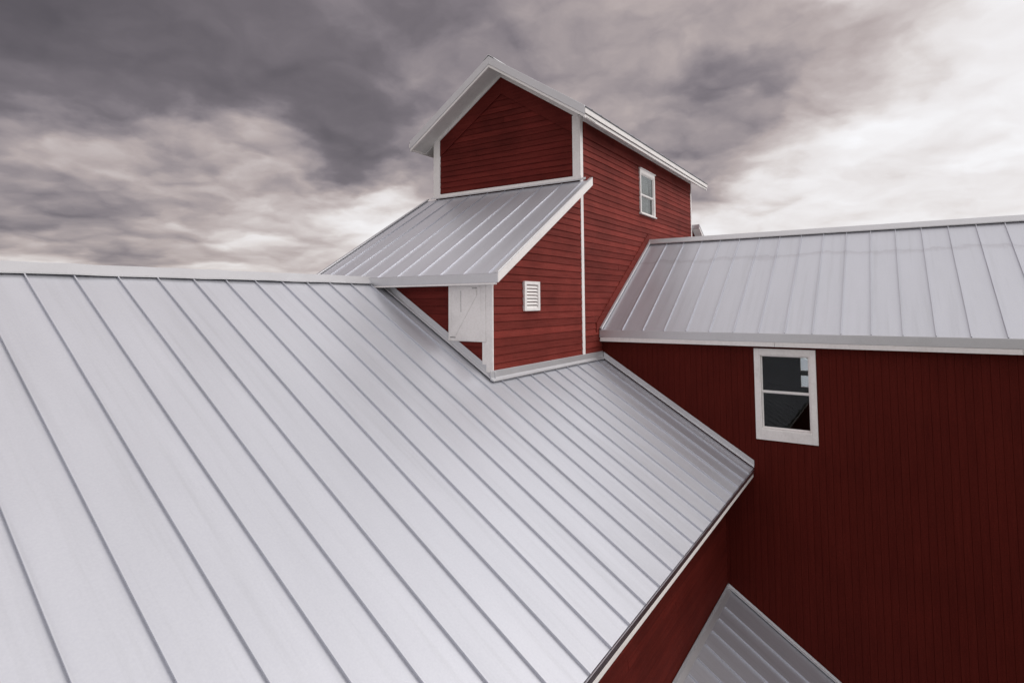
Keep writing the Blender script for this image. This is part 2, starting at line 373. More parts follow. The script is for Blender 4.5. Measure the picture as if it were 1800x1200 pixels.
def roof_sheet(mb, O, A, S, seams, thick=.05, sh=.062, sw=.028, rnd=None):
    """pan sheet spanned by A (along eave) and S (up the slope) with standing seams at fractions of A"""
    rnd = rnd or random.Random(11)
    if abs(Vector(S)[0]) > .1: sh, sw = (.060, .026) if 5 < Vector(O)[0] < 10 else (.042, .022)
    O, A, S = Vector(O), Vector(A), Vector(S); n = A.cross(S).normalized()
    if n.z < 0: n = -n
    a = A.normalized()
    mb.ext([O, O+A, O+A+S, O+S], -n*thick)
    K = 8
    for d in seams:
        c = [O+a*d+S*((k/K) if k else -.0005)+a*rnd.uniform(-.0025, .0025) for k in range(K+1)]
        prof = [(-sw*.15, -.01), (-sw*.15, sh*.70), (-sw*.60, sh*.66), (-sw*.60, sh), (sw*.40, sh), (sw*.45, sh*.7), (sw*.15, sh*.62), (sw*.15, -.01)]
        i0 = len(mb.v)
        for p in c:
            for (q, h) in prof: mb.v.append(tuple(p+a*q+n*h))
        m_ = len(prof)
        flip = a.cross(n).dot(S) > 0
        for k in range(K):
            for j in range(m_-1):
                q = (i0+k*m_+j, i0+k*m_+j+1, i0+(k+1)*m_+j+1, i0+(k+1)*m_+j)
                mb.f.append(q[::-1] if flip else q)
        mb.dark.add(len(mb.f)); mb.f.append(tuple(i0+j for j in range(m_))); mb.f.append(tuple(i0+K*m_+j for j in range(m_))[::-1])  # dark end face paints the shade inside the hollow seam

# ------------------------------------------------------------ measured geometry
X1, X2, XW = 7.208, 25.454, 9.3326          # tower front wall, tower rear wall, wing wall
YT = 8.80                                    # tower width
zM = lambda y: -2.733+.6303*y                # main roof
YR, YE = 5.78, 6.8413
zWg = lambda x: -1.376+.6698*(x-9.008)       # wing roof
zSh = lambda x: .985+.600*(x+.523)           # shed roof beside the tower
ZG = -H                                      # ground

# ================= ground
g = MB(); R = 2600
g.face([(-R, -R, ZG), (R, -R, ZG), (R, R, ZG), (-R, R, ZG)])
go = g.build('ground', M_GROUND); go['kind'] = 'structure'; go['label'] = 'dark grass and gravel around the barn'

# ================= main barn (foreground)
barn = thing('barn', (-8, 0, ZG), 'large low barn in the foreground with broad silver standing seam roof and long ridge', 'barn')
XL = -26.0
sl = Vector((0, YR+YE, zM(YR)-zM(-YE)))
mb = MB()
# piece left of the shed wall (full slope), piece right of it (up to the tower wall)
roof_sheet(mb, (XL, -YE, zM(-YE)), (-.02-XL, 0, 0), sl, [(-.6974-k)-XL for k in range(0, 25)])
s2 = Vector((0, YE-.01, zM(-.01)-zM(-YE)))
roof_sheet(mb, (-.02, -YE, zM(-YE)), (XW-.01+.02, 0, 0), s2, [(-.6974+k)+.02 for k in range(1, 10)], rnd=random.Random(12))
roof = mb.build('roof', M_MAIN, barn); roof['label'] = 'broad silver roof slope with long raised seams'
mb = MB(); zb = zM(YR)-.004
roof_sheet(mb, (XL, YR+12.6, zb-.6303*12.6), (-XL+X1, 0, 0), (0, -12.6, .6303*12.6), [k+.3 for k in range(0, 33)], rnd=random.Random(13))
mb.build('roof', M_METAL_Y, barn)
# ridge cap: slightly wavy folded sheet standing on the seams
mb = MB(); rnd = random.Random(2); pts = []
xs = [XL-.1+k*.55 for k in range(int((-.45-XL)/.55)+1)]+[-.42]
for x in xs:
    w1, w2, w3 = rnd.uniform(-.012, .012), rnd.uniform(-.02, .02), rnd.uniform(-.02, .02)
    yr = 5.80
    pts.append([(x, 5.42+w2, zM(5.42)+.085+w3*.5), (x, 5.42+w2, zM(5.42)+.125+w3*.5), (x, yr-.05, zM(yr)+.150+w1), (x, yr+.05, zM(yr)+.150+w1), (x, yr+.45, zM(yr-.45)+.11), (x, yr+.45, zM(yr-.45)+.07), (x, yr, zM(yr)+.09)])
i0 = 0
for r_ in pts: mb.v += r_
m_ = 7
for k in range(len(pts)-1):
    for j in range(m_):
        mb.f.append((k*m_+j, (k+1)*m_+j, (k+1)*m_+(j+1) % m_, k*m_+(j+1) % m_))
mb.f.append(tuple(range(m_))); mb.f.append(tuple((len(pts)-1)*m_+j for j in range(m_))[::-1])
mb.build('ridge_cap', M_TRIM, barn)
# eave: metal drip edge and white fascia
mb = MB(); mb.box((XL, -YE-.045, zM(-YE)-.004), (XW-.10, -YE-.004, zM(-YE)-.150)); mb.build('drip_edge', M_DRIP, barn, .01)
mb = MB(); mb.box((XL, -YE-.040, zM(-YE)-.152), (XW-.30, -YE+.06, zM(-YE)-.285)); mb.build('fascia', M_WHITE, barn, .012)
mb = MB(); mb.ext([(XL, -YE+.05, zM(-YE)-.29), (XL, -5.66, zM(-YE)-.29), (XL, -5.66, zM(-YE)-.25), (XL, -YE+.05, zM(-YE)-.25)], (XW-.04-XL, 0, 0)); mb.build('soffit', M_SOFFIT, barn)
# side wall below the eave (upright boards), gable wall far left
mb = MB(); YM = -5.6527
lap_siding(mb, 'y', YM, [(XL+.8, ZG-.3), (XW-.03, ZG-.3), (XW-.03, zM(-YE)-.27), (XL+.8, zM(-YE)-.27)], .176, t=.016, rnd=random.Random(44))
o = mb.build('wall', M_RED_SHADED, barn); weld(o)
mb = MB(); yb = 17.2
upright_boards(mb, 'x', XL+.8, [[(YM+.02, ZG-.3), (yb, ZG-.3), (yb, zM(YM)-.3), (YR, zM(YR)-.3), (YM+.02, zM(YM)-.3)]])
mb.box((XL+.9, yb, ZG-.3), (X1, yb-.2, zM(YM)-.5))
mb.build('wall', M_RED_V, barn)
# flashing: upstand on the wall + flange lying on the seams
UP = .36
def flash_along_y(mb, xwall, y0, y1, zf, side=-1, up=UP, fl=.11, lift=.085):
    """follows the roof slope along a wall facing -x"""
    def ring(y):
        z = zf(y); return [(xwall+side*.035, y, z+up), (xwall+side*.060, y, z+up), (xwall+side*.075, y, z+lift+.05), (xwall+side*(.075+fl), y, z+lift+.03), (xwall+side*(.075+fl), y, z+lift-.01), (xwall+side*.035, y, z+lift-.01)]
    a, b = ring(y0), ring(y1); mb.ext(a, Vector(b[0])-Vector(a[0]))
def flash_along_x(mb, ywall, x0, x1, z, up=UP, fl=.11, lift=.085, drop=.6303):
    prof = [(ywall-.060, z+up), (ywall-.085, z+up), (ywall-.10, z+lift+.04), (ywall-.10-fl, z+lift+.03-drop*fl*.9), (ywall-.10-fl, z+lift-.02-drop*fl*.9), (ywall-.060, z+lift-.03)]
    mb.ext([(x0, p[0], p[1]) for p in prof], (x1-x0, 0, 0))
mb = MB(); flash_along_y(mb, XW, -.10, -YE-.04, zM, fl=.05); mb.build('flashing', M_TRIM, barn, .008)
mb = MB(); flash_along_x(mb, 0, -.26, XW-.10, zM(-.06), up=.37); mb.build('flashing', M_TRIM, barn, .008)
mb = MB(); flash_along_y(mb, 0, -.15, 5.45, zM, fl=.16); mb.build('flashing', M_TRIM, barn, .008)

# ================= tower
tower = thing('tower', ((X1+X2)/2, YT/2, ZG), 'tall red clapboard tower with white corner boards, rising above the other roofs', 'tower')
GS = .667; YC = YT/2; GX0, GX1 = 6.075, 26.75; EO = .82
zR = lambda y: 12.16-GS*abs(y-YC)            # top of the gable roof sheet
ztopS = 8.62
mb = MB()
TX0, TX1, TZ0, TZ1 = 15.06, 17.09, 5.13, 7.42
ZM0 = zM(0)-.25; wl, wr, wb, wt = TX0-.12, TX1+.12, TZ0-.06, TZ1+.06
for k, (a_, b_, c_, d_) in enumerate(((X1+.04, wl, ZM0, ztopS), (wl, wr, ZM0, wb), (wl, wr, wt, ztopS), (wr, X2-.04, ZM0, ztopS))):
    lap_siding(mb, 'y', 0, [(a_, c_), (b_, c_), (b_, d_), (a_, d_)], .176, rnd=random.Random(70+k))
o = mb.build('wall', M_RED_X, tower); weld(o)
mb = MB()
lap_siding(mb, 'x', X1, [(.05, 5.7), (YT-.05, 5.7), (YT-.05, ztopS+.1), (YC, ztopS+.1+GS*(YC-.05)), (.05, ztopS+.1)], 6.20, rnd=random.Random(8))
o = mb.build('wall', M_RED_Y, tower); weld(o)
mb = MB()
mb.box((X1+.05, .06, -9), (X2-.05, .012, 8.5)) if False else None
mb.ext([(X1+.02, .02, ZG-.2), (X1+.02, YT-.02, ZG-.2), (X1+.02, YT-.02, 8.6), (X1+.02, YC, 8.6+GS*YC), (X1+.02, .02, 8.6)], (.1, 0, 0))
mb.ext([(X2-.02, .02, ZG-.2), (X2-.02, YT-.02, ZG-.2), (X2-.02, YT-.02, 8.6), (X2-.02, YC, 8.6+GS*YC), (X2-.02, .02, 8.6)], (-.1, 0, 0))
mb.box((X1+.13, YT-.02, ZG-.2), (X2-.13, YT-.1, 8.6))
mb.build('wall', M_RED_V, tower)
# south backing split round the window hole
TX0, TX1, TZ0, TZ1 = 15.06, 17.09, 5.13, 7.42
# frieze boards
mb = MB(); quad_board(mb, 'y', 0, [(X1+.27, 7.79), (X2-.27, 7.79), (X2-.27, 8.66), (X1+.27, 8.66)], .075); mb.build('frieze_board', M_RED_X, tower, .01)
zf = lambda y, d: 11.62-d-GS*abs(y-YC)
for s0, s1 in ((YC+.0, .37), (YC, YT-.37)):
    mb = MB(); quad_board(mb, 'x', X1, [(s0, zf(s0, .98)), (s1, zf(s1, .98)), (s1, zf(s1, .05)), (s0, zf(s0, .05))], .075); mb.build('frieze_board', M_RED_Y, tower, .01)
# corner boards
def corner(mb, x, y, z0, z1, wx, wy, t=.085, sy=1):
    # wx: width on the wall facing -y, wy: width on the wall facing -x
    mb.box((x-t, y-t, z0), (x+wx, y+.0, z1)); mb.box((x-t-.004, y+.002, z0), (x+.0, y+wy, z1))
zc0 = zM(0)+.30
mb = MB(); mb.box((X1-.085, -.052, zSh(X1)-.2), (X1+.20, .0, 8.72)); mb.build('corner_board', M_WHITE, tower, .012)
mb = MB(); mb.box((X1-.088, .002, 5.86), (X1, .36, 8.75)); mb.build('corner_board', M_WHITE, tower, .012)
mb = MB(); mb.box((X1-.085, -.052, zc0-.02), (X1+.18, .0, zSh(X1)-.21)); mb.build('corner_board', M_WHITE, tower, .012)
mb = MB(); mb.box((X1-.085, YT-.37, 5.86), (X1, YT+.08, 8.9)); mb.build('corner_board', M_WHITE, tower, .012)
mb = MB(); mb.box((X2-.27, -.055, zM(0)), (X2-.05, .0, 8.72)); mb.box((X2+.001, .001, zM(0)), (X2+.085, .4, 8.6)); mb.build('corner_board', M_WHITE, tower, .012)
# base trim over the shed roof
mb = MB(); mb.box((X1-.10, -.09, 5.66), (X1, YT+.09, 5.86)); mb.build('base_trim', M_WHITE, tower, .012)
# gable roof
mb = MB(); A = (GX1-GX0-.02, 0, 0); EO += .07
for sgn in (1, -1):
    y0 = YC-sgn*(YC+EO); O = (GX0+.01, y0, zR(y0))
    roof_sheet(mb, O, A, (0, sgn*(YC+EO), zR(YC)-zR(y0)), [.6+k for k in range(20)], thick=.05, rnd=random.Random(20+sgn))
mb.build('roof', M_METAL_Y, tower); EO -= .07
mb = MB(); mb.ext([(GX0-.05, YC-.32, zR(YC-.32)+.09), (GX0-.05, YC-.32, zR(YC-.32)+.125), (GX0-.05, YC, zR(YC)+.14), (GX0-.05, YC+.32, zR(YC+.32)+.125), (GX0-.05, YC+.32, zR(YC+.32)+.09), (GX0-.05, YC, zR(YC)+.10)], (GX1-GX0+.1, 0, 0)); mb.build('ridge_cap', M_TRIM, tower)
# rake trim on the front gable: tall metal cover, thin white board below, then sloped soffit
for gx, dx in ((GX0, -1), (GX1, 1)):
    for sgn in (1, -1):
        ye = YC-sgn*(YC+EO)
        def strip(z_hi, z_lo, xa, xb, nm, mat, y_in=YC, y_out=None, bev=.01):
            y_out = ye if y_out is None else y_out
            mb = MB(); mb.ext([(xa, y_in, zR(y_in)-z_hi), (xa, y_out, zR(y_out)-z_hi), (xa, y_out, zR(y_out)-z_lo), (xa, y_in, zR(y_in)-z_lo)], (xb-xa, 0, 0)); return mb.build(nm, mat, tower, bev)
        strip(-.055, .36, gx+dx*.045, gx, 'rake_trim', M_TRIM)
        strip(.362, .50, gx+dx*.02, gx-dx*.10, 'rake_board', M_WHITE)
        xin = X1-.001 if dx < 0 else X2
        strip(.40, .45, gx-dx*.105, xin, 'soffit', M_SOFFIT)
        if dx < 0: strip(.452, .66, X1-.13, X1, 'rake_board', M_WHITE, YC, YC-sgn*(YC-.02))
# eave trims (both long sides)
for sgn in (1, -1):
    ye = YC-sgn*(YC+EO); ze = zR(ye)
    mb = MB(); mb.box((GX0-.045, ye-sgn*.05, ze-.075), (GX1+.045, ye-sgn*.0, ze-.30)); mb.build('drip_edge', M_WHITE, tower, .01)
    mb = MB(); mb.box((GX0+.0, ye-sgn*.065, ze-.066), (GX1+.03, ye+sgn*.02, ze-.010)); mb.build('shadow_gap', M_DARK, tower)  # dark strip standing in for the shadow gap under the roof edge
    mb = MB(); mb.box((GX0-.01, ye+sgn*.02, ze-.31), (GX1, ye+sgn*.10, ze-.47)); mb.build('fascia', M_WHITE, tower, .01)
    yw = 0 if sgn > 0 else YT
    mb = MB(); a = ye+sgn*.101; zs = ze-.43
    mb.ext([(X1+.0, a, zs), (X1+.0, yw, zR(yw)-.47), (X1+.0, yw, zR(yw)-.42), (X1+.0, a, zs+.05)], (X2-X1, 0, 0)); mb.build('soffit', M_SOFFIT, tower)
    mb = MB(); mb.box((X1+.202, yw-sgn*.10, 8.50), (X2-.272, yw, zR(yw)-.475)); mb.build('frieze_board', M_WHITE, tower, .01)

def make_window(parent, axis, const, s0, s1, z0, z1, cs, ctop, cbot, proud, depth, rail, sill_ext=.07, drip=True, lab=None):
    """s0<s1 and z0<z1 are the glass opening; casing widths cs, ctop, cbot"""
    mp = mapper(axis, const)
    def bx(mb, sa, sb, za, zb_, oa, ob): mb.box(mp(sa, za, oa), mp(sb, zb_, ob))
    c = MB()
    bx(c, s0-cs, s0-.10, z0-cbot, z1+ctop, 0, proud); bx(c, s1+.10, s1+cs, z0-cbot, z1+ctop, 0, proud)
    bx(c, s0-.10, s1+.10, z1+.08, z1+ctop, 0, proud-.002); bx(c, s0-.10, s1+.10, z0-cbot, z0-.10, 0, proud-.002)
    w = c.build('window', M_WHITE, parent, .012)
    if lab: w['label'] = lab
    # jambs reaching into the wall
    j = MB()
    bx(j, s0-.10, s0-.055, z0-.10, z1+.08, -depth-.12, proud-.03); bx(j, s1+.055, s1+.10, z0-.10, z1+.08, -depth-.12, proud-.03)
    bx(j, s0-.055, s1+.055, z1+.045, z1+.08, -depth-.12, proud-.03); bx(j, s0-.055, s1+.055, z0-.10, z0-.06, -depth-.12, proud-.03)
    j.build('frame', M_WHITE, w)
    zm = z0+(z1-z0)*rail
    for (za, zb_, o_) in ((zm-.03, z1+.045, -depth+.05), (z0-.06, zm+.03, -depth)):
        sm = MB(); k = .055
        bx(sm, s0-.055, s0+.0, za, zb_, o_-.04, o_); bx(sm, s1, s1+.055, za, zb_, o_-.04, o_)
        bx(sm, s0, s1, zb_-(.045 if zb_ > z1 else .09), zb_, o_-.041, o_+.001); bx(sm, s0, s1, za, za+(.06 if za < z0 else .09), o_-.041, o_+.001)
        sm.build('sash', M_WHITE, w, .006)
        p = MB(); bx(p, s0-.02, s1+.02, za+.02, zb_-.02, o_-.026, o_-.018); p.build('pane', M_GLASS, w)
    s = MB(); bx(s, s0-cs-sill_ext, s1+cs+sill_ext, z0-cbot-.07, z0-cbot-.002, 0, proud+.07); 
    if drip: s.build('sill', M_WHITE, w, .01); h = MB(); bx(h, s0-cs-.05, s1+cs+.05, z1+ctop+.002, z1+ctop+.045, 0, proud+.06); h.build('drip_cap', M_WHITE, w, .008)
    return w
w = make_window(tower, 'y', 0, TX0, TX1, TZ0+.08, TZ1-.06, .24, .32, .12, .10, .02, .46, lab='small white framed tower window')
mb = MB(); mb.box((TX0-.0, .16, TZ0-.05), (TX1-.28, .20, TZ1+.06)); mb.build('pale_backing', M_PALE_BACK, w)  # pale sheet added behind the pane to lift its brightness

# ================= shed against the front of the tower
shed = thing('lean_to', (3.6, 4.4, ZG), 'red lean-to with white louver vent and hatch, against the front of the tower', 'lean-to')
zw = .66
mb = MB()
lap_siding(mb, 'y', 0, [(-.04, zM(0)-.2), (X1+.03, zM(0)-.2), (X1+.03, zSh(X1)-.16), (-.04, zSh(0)-.16)], .176, rnd=random.Random(31))
o = mb.build('wall', M_RED_X, shed); weld(o)
mb = MB()
lap_siding(mb, 'x', 0, [(.03, zM(0)-.2), (YR-.2, zM(YR-.2)-.2), (YR+.3, zM(YR)-.3), (YT-.02, zM(YR)-.4), (YT-.02, zSh(0)-.3), (.03, zSh(0)-.3)], .176, rnd=random.Random(32)) if False else \
lap_siding(mb, 'x', 0, [(.03, zM(0)-.2), (YT-.02, zM(YT)-.2), (YT-.02, zM(YT)), (YT-.02, zM(YT)+.1), (.03, zSh(0)-.3)], .176, rnd=random.Random(32)) if False else None
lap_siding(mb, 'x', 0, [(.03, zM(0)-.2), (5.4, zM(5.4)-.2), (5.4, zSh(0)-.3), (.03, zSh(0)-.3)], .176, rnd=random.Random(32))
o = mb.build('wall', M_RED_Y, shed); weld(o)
mb = MB(); mb.box((.01, 5.4, -9), (.1, YT, zSh(0)-.3)); mb.box((.1, YT-.1, -12), (X1, YT, zSh(0)-.3)); mb.ext([(.1, YT-.1, zSh(0)-.3), (X1, YT-.1, zSh(0)-.3), (X1, YT-.1, zSh(X1)-.2)], (0, .1, 0)); mb.build('wall', M_RED_V, shed)
YO = .60
slS = (X1-.06+.523, 0, .6*(X1-.06+.523))
mb = MB(); y0 = -YO+.10
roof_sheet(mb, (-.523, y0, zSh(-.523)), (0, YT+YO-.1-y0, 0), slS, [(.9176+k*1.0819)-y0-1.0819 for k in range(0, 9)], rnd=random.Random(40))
mb.build('roof', M_METAL_X, shed)
for (ya, yb_) in ((-YO-.02, -YO+.13), (YT+YO-.13, YT+YO+.02)):      # raised metal rake cover
    mb = MB(); n_ = .10
    xa, xb = -.56, X1+.02
    mb.ext([(xa, ya, zSh(xa)+.10), (xb, ya, zSh(xb)+.10), (xb, yb_, zSh(xb)+.10), (xa, yb_, zSh(xa)+.10)], (0, 0, -.06)); mb.build('rake_trim', M_TRIM, shed, .012)
    yo_ = ya if ya < 0 else yb_-.04
    mb = MB(); mb.ext([(xa, yo_, zSh(xa)+.038), (xb, yo_, zSh(xb)+.038), (xb, yo_, zSh(xb)-.29), (xa, yo_, zSh(xa)-.29)], (0, .04, 0)); mb.build('rake_board', M_WHITE, shed, .01)
for ya, yb_ in ((-YO+.021, 0), (YT, YT+YO-.021)):
    mb = MB(); mb.ext([(-.50, ya, zSh(-.50)-.24), (X1, ya, zSh(X1)-.24), (X1, yb_, zSh(X1)-.24), (-.50, yb_, zSh(-.5)-.24)], (0, 0, .04)); mb.build('soffit', M_SOFFIT, shed)
ze = zSh(-.523)
mb = MB(); mb.box((-.60, -YO-.021, ze-.30), (-.565, YT+YO+.02, ze+.015)); mb.box((-.60, -YO+.12, ze+.016), (-.50, YT+YO-.12, ze+.03)); mb.build('drip_edge', M_TRIM, shed, .01)
mb = MB(); mb.box((-.585, -YO+.06, ze-.37), (-.52, YT+YO, ze-.302)); mb.build('fascia', M_WHITE, shed, .008)
mb = MB(); mb.box((-.519, -.084, ze-.37), (-.06, YT+YO-.02, ze-.33)); mb.build('soffit', M_SOFFIT, shed)
mb = MB(); mb.box((-.085, -.045, zM(0)+.26), (-.015, .24, ze-.372)); mb.build('corner_board', M_WHITE, shed, .012)
mb = MB(); mb.box((-.075, .244, zM(.4)+.27), (.0, .42, -1.42)); mb.build('corner_board', M_WHITE, shed, .012)
# top flashing under the base trim
mb = MB(); mb.ext([(X1-.14, -.30, zSh(X1-.14)+.09), (X1-.06, -.30, zSh(X1-.06)+.10), (X1-.06, -.30, zSh(X1-.06)+.17), (X1-.14, -.30, zSh(X1-.14)+.12)], (0, YT+.55, 0)); mb.build('flashing', M_TRIM, shed)
# hatch
hd = MB(); hd.box((-.10, .245, -1.415), (-.0, 1.95, ze-.372)); h = hd.build('hatch_door', M_WHITE, shed, .012); h['label'] = 'white braced hatch under the eave'
b = MB(); zt, zb_ = ze-.42, -1.39
def hbox(y0, y1, z0, z1, t=.112): b.box((-.101, y0, z0), (-t, y1, z1))
hbox(1.78, 1.93, zb_, zt); hbox(.45, .62, zb_, zt); hbox(.621, 1.779, zt-.13, zt); hbox(.621, 1.779, zb_, zb_+.17)
b.ext([(-.1011, 1.775, zb_+.175), (-.1011, 1.60, zb_+.175), (-.1011, .625, zt-.30), (-.1011, .625, zt-.135), (-.1011, .72, zt-.135)], (-.022, 0, 0))
b.build('brace', M_WHITE, h, .006)
b = MB()
for y in (1.36,): b.box((-.1005, y-.005, -.35), (-.1035, y+.005, zt-.13))
b.build('board_joint', M_DARK, h)
b = MB(); b.box((-.107, 1.60, zb_+.10), (-.118, 1.86, zb_+.125)); b.build('hinge', M_DARK, h)
b = MB(); b.box((-.107, .62, zt-.06), (-.115, .84, zt-.04)); b.build('hinge', M_DARK, h)
# louver vent
v = MB(); a0, a1, c0, c1 = 2.00, 3.18, -.345, .81
v.box((a0, -.115, c0), (a0+.16, 0, c1)); v.box((a1-.15, -.115, c0), (a1, 0, c1)); v.box((a0+.16, -.113, c1-.13), (a1-.15, 0, c1)); v.box((a0+.16, -.113, c0), (a1-.15, 0, c0+.11))
lv = v.build('louver_vent', M_WHITE, shed, .012); lv['label'] = 'small white louvered vent'
v = MB(); nz = 7
for k in range(nz):
    z = c0+.11+(c1-c0-.24)*k/nz; hh = (c1-c0-.24)/nz
    v.ext([(a0+.16, -.095, z), (a0+.16, -.075, z), (a0+.16, -.012, z+hh*.80), (a0+.16, -.030, z+hh*.80)], (a1-a0-.31, 0, 0))
v.build('slats', M_WHITE, lv)
v = MB(); v.box((a0+.1, -.006, c0+.1), (a1-.1, -.0585, c1-.1)) if False else v.box((a0+.17, -.0585, c0+.10), (a1-.16, -.002, c1-.12)); 
v = MB(); v.box((a0+.165, -.0105, c0+.10), (a1-.155, .03, c1-.10)); v.build('screen', M_DARK, lv)

# ================= wing on the right
wing = thing('barn_wing', (16, -12, ZG), 'long tall barn wing at right with dark red upright boards and one white sash window', 'barn')
XWR, YWL = 16.27, -34.0
zrd = zWg(XWR)
mb = MB()
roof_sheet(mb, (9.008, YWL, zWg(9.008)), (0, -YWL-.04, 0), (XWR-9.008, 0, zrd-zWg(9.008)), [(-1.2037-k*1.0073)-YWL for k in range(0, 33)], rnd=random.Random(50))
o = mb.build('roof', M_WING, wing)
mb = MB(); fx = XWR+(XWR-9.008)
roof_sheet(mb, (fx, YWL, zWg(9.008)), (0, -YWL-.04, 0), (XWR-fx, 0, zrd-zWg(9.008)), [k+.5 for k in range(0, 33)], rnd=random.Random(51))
mb.build('roof', M_METAL_X, wing)
mb = MB(); q = .34
mb.ext([(XWR-q, YWL-.05, zWg(XWR-q)+.085), (XWR-q, YWL-.05, zWg(XWR-q)+.13), (XWR-.05, YWL-.05, zrd+.17), (XWR+.05, YWL-.05, zrd+.17), (XWR+q, YWL-.05, zWg(XWR-q)+.13), (XWR+q, YWL-.05, zWg(XWR-q)+.085), (XWR, YWL-.05, zrd+.10)], (0, -YWL+.05-.065, 0)); mb.build('ridge_cap', M_TRIM, wing)
# upstand flashing against the tower, red skirt board above it
mb = MB()
xa, xb = 8.93, XWR-.02
mb.ext([(xa, -.19, zWg(xa)+.05), (xb, -.19, zWg(xb)+.05), (xb, -.19, zWg(xb)+.16), (xa, -.19, zWg(xa)+.16)], (0, .04, 0))
mb.ext([(xa, -.149, zWg(xa)+.12), (xb, -.149, zWg(xb)+.12), (xb, -.149, zWg(xb)+.16), (xa, -.149, zWg(xa)+.16)], (0, .075, 0)); mb.build('flashing', M_TRIM, wing, .008)
mb = MB(); xa, xb = 8.62, 16.05
mb.ext([(xa, -.072, zWg(xa)+.16), (xb, -.072, zWg(xb)+.16), (xb, -.072, zWg(xb)+.62), (xa, -.072, zWg(xa)+.62)], (0, .07, 0)); mb.build('skirt_board', M_RED_X, wing, .008)
mb = MB()
mb.ext([(16.052, -.0725, zWg(16.05)+.16), (16.5, -.0725, zWg(16.05)+.22), (16.05, -.0725, zWg(16.05)+.62)], (0, .07, 0)); mb.box((16.3, -.073, zrd+.15), (20, -.002, zrd+.40)) if False else None; mb.build('skirt_board', M_RED_X, wing)
# eave: tapered metal fascia and white board
ze2 = zWg(9.008)
mb = MB(); mb.box((8.955, YWL, ze2-.345), (8.99, -.04, ze2+.012)); mb.box((8.99, YWL, ze2-.05), (9.10, -.04, ze2-.052+.0)) if False else None; mb.build('drip_edge', M_TRIM, wing, .01)
rnd = random.Random(77); ys = [-.06]
while ys[-1] > YWL: ys.append(ys[-1]-rnd.choice((6.5, 7.8, 5.9)))
mb = MB()
for ya, yb_ in zip(ys[:-1], ys[1:]): mb.box((8.97, ya-.006, ze2-.54), (9.06, yb_+.006, ze2-.347))
mb.build('fascia', M_WHITE, wing, .008)
mb = MB(); mb.box((9.061, YWL, ze2-.53), (9.30, -.05, ze2-.49)); mb.build('soffit', M_SOFFIT, wing)
# wall with window hole
GY0, GY1, GZ0, GZ1 = -9.03, -7.30, -5.27, -2.35
hy0, hy1, hz0, hz1 = GY0-.10, GY1+.10, GZ0-.10, GZ1+.08
zt_ = ze2-.50
mb = MB()
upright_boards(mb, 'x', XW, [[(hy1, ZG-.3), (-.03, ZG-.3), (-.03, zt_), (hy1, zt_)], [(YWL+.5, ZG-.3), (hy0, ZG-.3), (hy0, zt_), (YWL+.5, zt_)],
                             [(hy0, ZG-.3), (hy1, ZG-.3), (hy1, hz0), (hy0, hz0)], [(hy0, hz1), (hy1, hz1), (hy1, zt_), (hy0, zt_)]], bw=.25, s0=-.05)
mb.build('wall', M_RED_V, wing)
# far gable wall and rear wall (with a far window)
mb = MB(); RX = fx-.3
hole = (RX, -9.2, -5.2)
OY0, OY1, OZ0, OZ1 = -19.6, -17.0, -5.6, -2.2
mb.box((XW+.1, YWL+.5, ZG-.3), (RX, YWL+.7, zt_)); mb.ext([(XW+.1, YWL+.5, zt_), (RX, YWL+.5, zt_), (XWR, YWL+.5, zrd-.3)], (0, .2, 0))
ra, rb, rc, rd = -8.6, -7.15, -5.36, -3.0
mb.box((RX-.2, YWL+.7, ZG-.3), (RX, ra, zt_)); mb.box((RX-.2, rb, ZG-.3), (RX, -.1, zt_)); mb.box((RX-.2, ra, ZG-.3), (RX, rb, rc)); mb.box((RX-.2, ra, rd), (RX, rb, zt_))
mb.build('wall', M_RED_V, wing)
w = make_window(wing, 'x', XW, GY0, GY1, GZ0, GZ1, .30, .33, .52, .11, .10, .497, sill_ext=0, drip=False, lab='white double hung sash window')
# room behind the glass, with a second window in the rear wall
mb = MB(); q0, q1, q2 = XW+.3, RX-.21, -1.95
mb.box((q0, -12.4, -9.0), (q1, -4.2, -8.9)); mb.box((q0, -12.5, -9), (q1, -12.4, q2)); mb.box((q0, -4.2, -9), (q1, -4.1, q2)); mb.box((q0, -12.4, q2), (q1, -4.2, q2+.05))
mb.box((q1-.05, -12.4, -8.9), (q1, ra, q2)); mb.box((q1-.05, rb, -8.9), (q1, -4.2, q2)); mb.box((q1-.05, ra, -8.9), (q1, rb, rc)); mb.box((q1-.05, ra, rd), (q1, rb, q2))
mb.build('interior', M_INSIDE, wing)
mb = MB(); mb.box((RX-.16, ra, -4.655), (RX-.06, rb, -4.345)); mb.box((RX-.16, ra, rc), (RX-.06, ra+.05, rd)); mb.box((RX-.16, rb-.02, rc), (RX-.06, rb, rd)); mb.build('window', M_WHITE, wing)
mb = MB(); roof_sheet(mb, (RX+.31, -YE, zM(-YE)), (24, 0, 0), (0, YE-.7, zM(-.7)-zM(-YE)), [k+.4 for k in range(23)], rnd=random.Random(91)); mb.build('roof', M_METAL_Y, barn)
mb = MB(); mb.box((RX+.31, YM+.1, ZG-.3), (RX+24, YM+.2, zM(YM)-.3)); mb.build('wall', M_RED_V, barn)

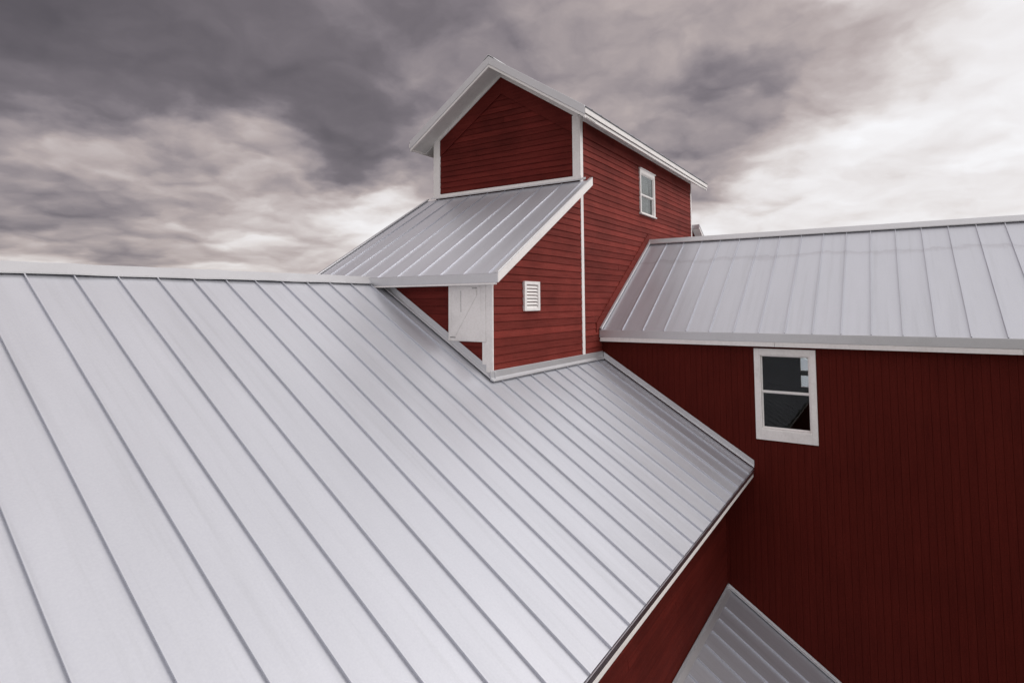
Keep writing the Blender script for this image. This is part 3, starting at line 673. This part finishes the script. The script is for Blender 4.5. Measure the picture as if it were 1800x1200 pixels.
# ================= low lean-to at the bottom
low = thing('lean_to', (2, -10, ZG), 'lowest silver lean-to roof, in the dark corner below the barn eave', 'lean-to')
zL = lambda y: -12.30+.658*(y+5.88)
EL = -12.9; XLL = -9.0
mb = MB()
roof_sheet(mb, (XLL, EL, zL(EL)), (XW-.04-XLL, 0, 0), (0, YM-.04-EL, zL(YM-.04)-zL(EL)), [], thick=.05)
seams = [2.76+1.0*k-XLL for k in range(-11, 6)]
roof_sheet(mb, (XLL, EL, zL(EL)+.002), (XW-.05-XLL, 0, 0), (0, -5.88-EL, zL(-5.88)-zL(EL)), [s for s in seams if 0 < s < XW-.4-XLL], thick=.03, rnd=random.Random(60))
mb.build('roof', M_METAL_Y, low)
mb = MB(); mb.ext([(XLL, YM-.04, zL(YM)+.17), (XLL, YM-.065, zL(YM)+.17), (XLL, YM-.075, zL(YM-.07)+.045), (XLL, -5.86, zL(-5.86)+.03), (XLL, -5.86, zL(-5.86)+.005), (XLL, YM-.04, zL(YM-.04)+.003)], (XW-.16-XLL, 0, 0)); mb.build('flashing', M_TRIM, low, .006)
mb = MB()
def ringL(y): z = zL(y); return [(XW-.04, y, z+.18), (XW-.065, y, z+.18), (XW-.075, y, z+.11), (XW-.20, y, z+.10), (XW-.20, y, z+.06), (XW-.04, y, z+.06)]
a, b_ = ringL(YM-.05), ringL(EL-.05); mb.ext(a, Vector(b_[0])-Vector(a[0])); mb.build('flashing', M_TRIM, low, .006)
mb = MB(); mb.box((XLL, EL-.03, zL(EL)-.3), (XW-.05, EL+.0, zL(EL)-.02)); mb.build('fascia', M_WHITE, low, .01)
mb = MB(); upright_boards(mb, 'y', EL+.5, [[(XLL+.3, ZG-.3), (XW-.05, ZG-.3), (XW-.05, zL(EL)-.05), (XLL+.3, zL(EL)-.05)]])
upright_boards(mb, 'x', XLL+.3, [[(EL+.5, ZG-.3), (YM-.05, ZG-.3), (YM-.05, zL(YM)-.1), (EL+.5, zL(EL+.5)-.1)]]); mb.build('wall', M_RED_V, low)

# ================= lean-to behind the tower (mirror of the front one)
back = thing('lean_to', (28, 4.4, ZG), 'end of a small lean-to roof just showing behind the rear corner of the tower', 'lean-to')
zB = lambda x: 5.555-.600*(x-X2)
XB = X2+7.7
mb = MB(); roof_sheet(mb, (XB, -.45, zB(XB)-.08), (0, YT+.9, 0), (X2+.1-XB, 0, zB(X2+.1)-zB(XB)), [.5+k for k in range(10)]); mb.build('roof', M_METAL_X, back)
for ya in (-.57, YT+.53):
    mb = MB(); mb.ext([(X2+.02, ya, zB(X2)), (XB, ya, zB(XB)), (XB, ya, zB(XB)-.12), (X2+.02, ya, zB(X2)-.12)], (0, .14, 0)); mb.build('rake_trim', M_TRIM, back, .01)
    mb = MB(); mb.ext([(X2+.06, ya+.02, zB(X2+.06)-.122), (XB, ya+.02, zB(XB)-.122), (XB, ya+.02, zB(XB)-.30), (X2+.06, ya+.02, zB(X2+.06)-.30)], (0, .05, 0)); mb.build('rake_board', M_WHITE, back, .01)
mb = MB(); mb.box((X2+.0, -.545, zB(X2)-.29), (X2+.05, -.0, zB(X2)-.02)); mb.build('end_cap', M_TRIM, back, .008)
mb = MB(); mb.ext([(X2+.06, -.49, zB(X2+.06)-.30), (XB, -.49, zB(XB)-.30), (XB, -.01, zB(XB)-.30), (X2+.06, -.01, zB(X2+.06)-.30)], (0, 0, .03)); mb.build('soffit', M_SOFFIT, back)
mb = MB(); mb.ext([(X2+.1, .0, ZG-.2), (XB-.5, .0, ZG-.2), (XB-.5, .0, zB(XB-.5)-.3), (X2+.1, .0, zB(X2+.1)-.3)], (0, .1, 0)); mb.ext([(X2+.1, YT, ZG-.2), (XB-.5, YT, ZG-.2), (XB-.5, YT, zB(XB-.5)-.3), (X2+.1, YT, zB(X2+.1)-.3)], (0, -.1, 0)); mb.box((XB-.5, .1, ZG-.2), (XB-.6, YT-.1, zB(XB-.5)-.3)); mb.build('wall', M_RED_V, back)
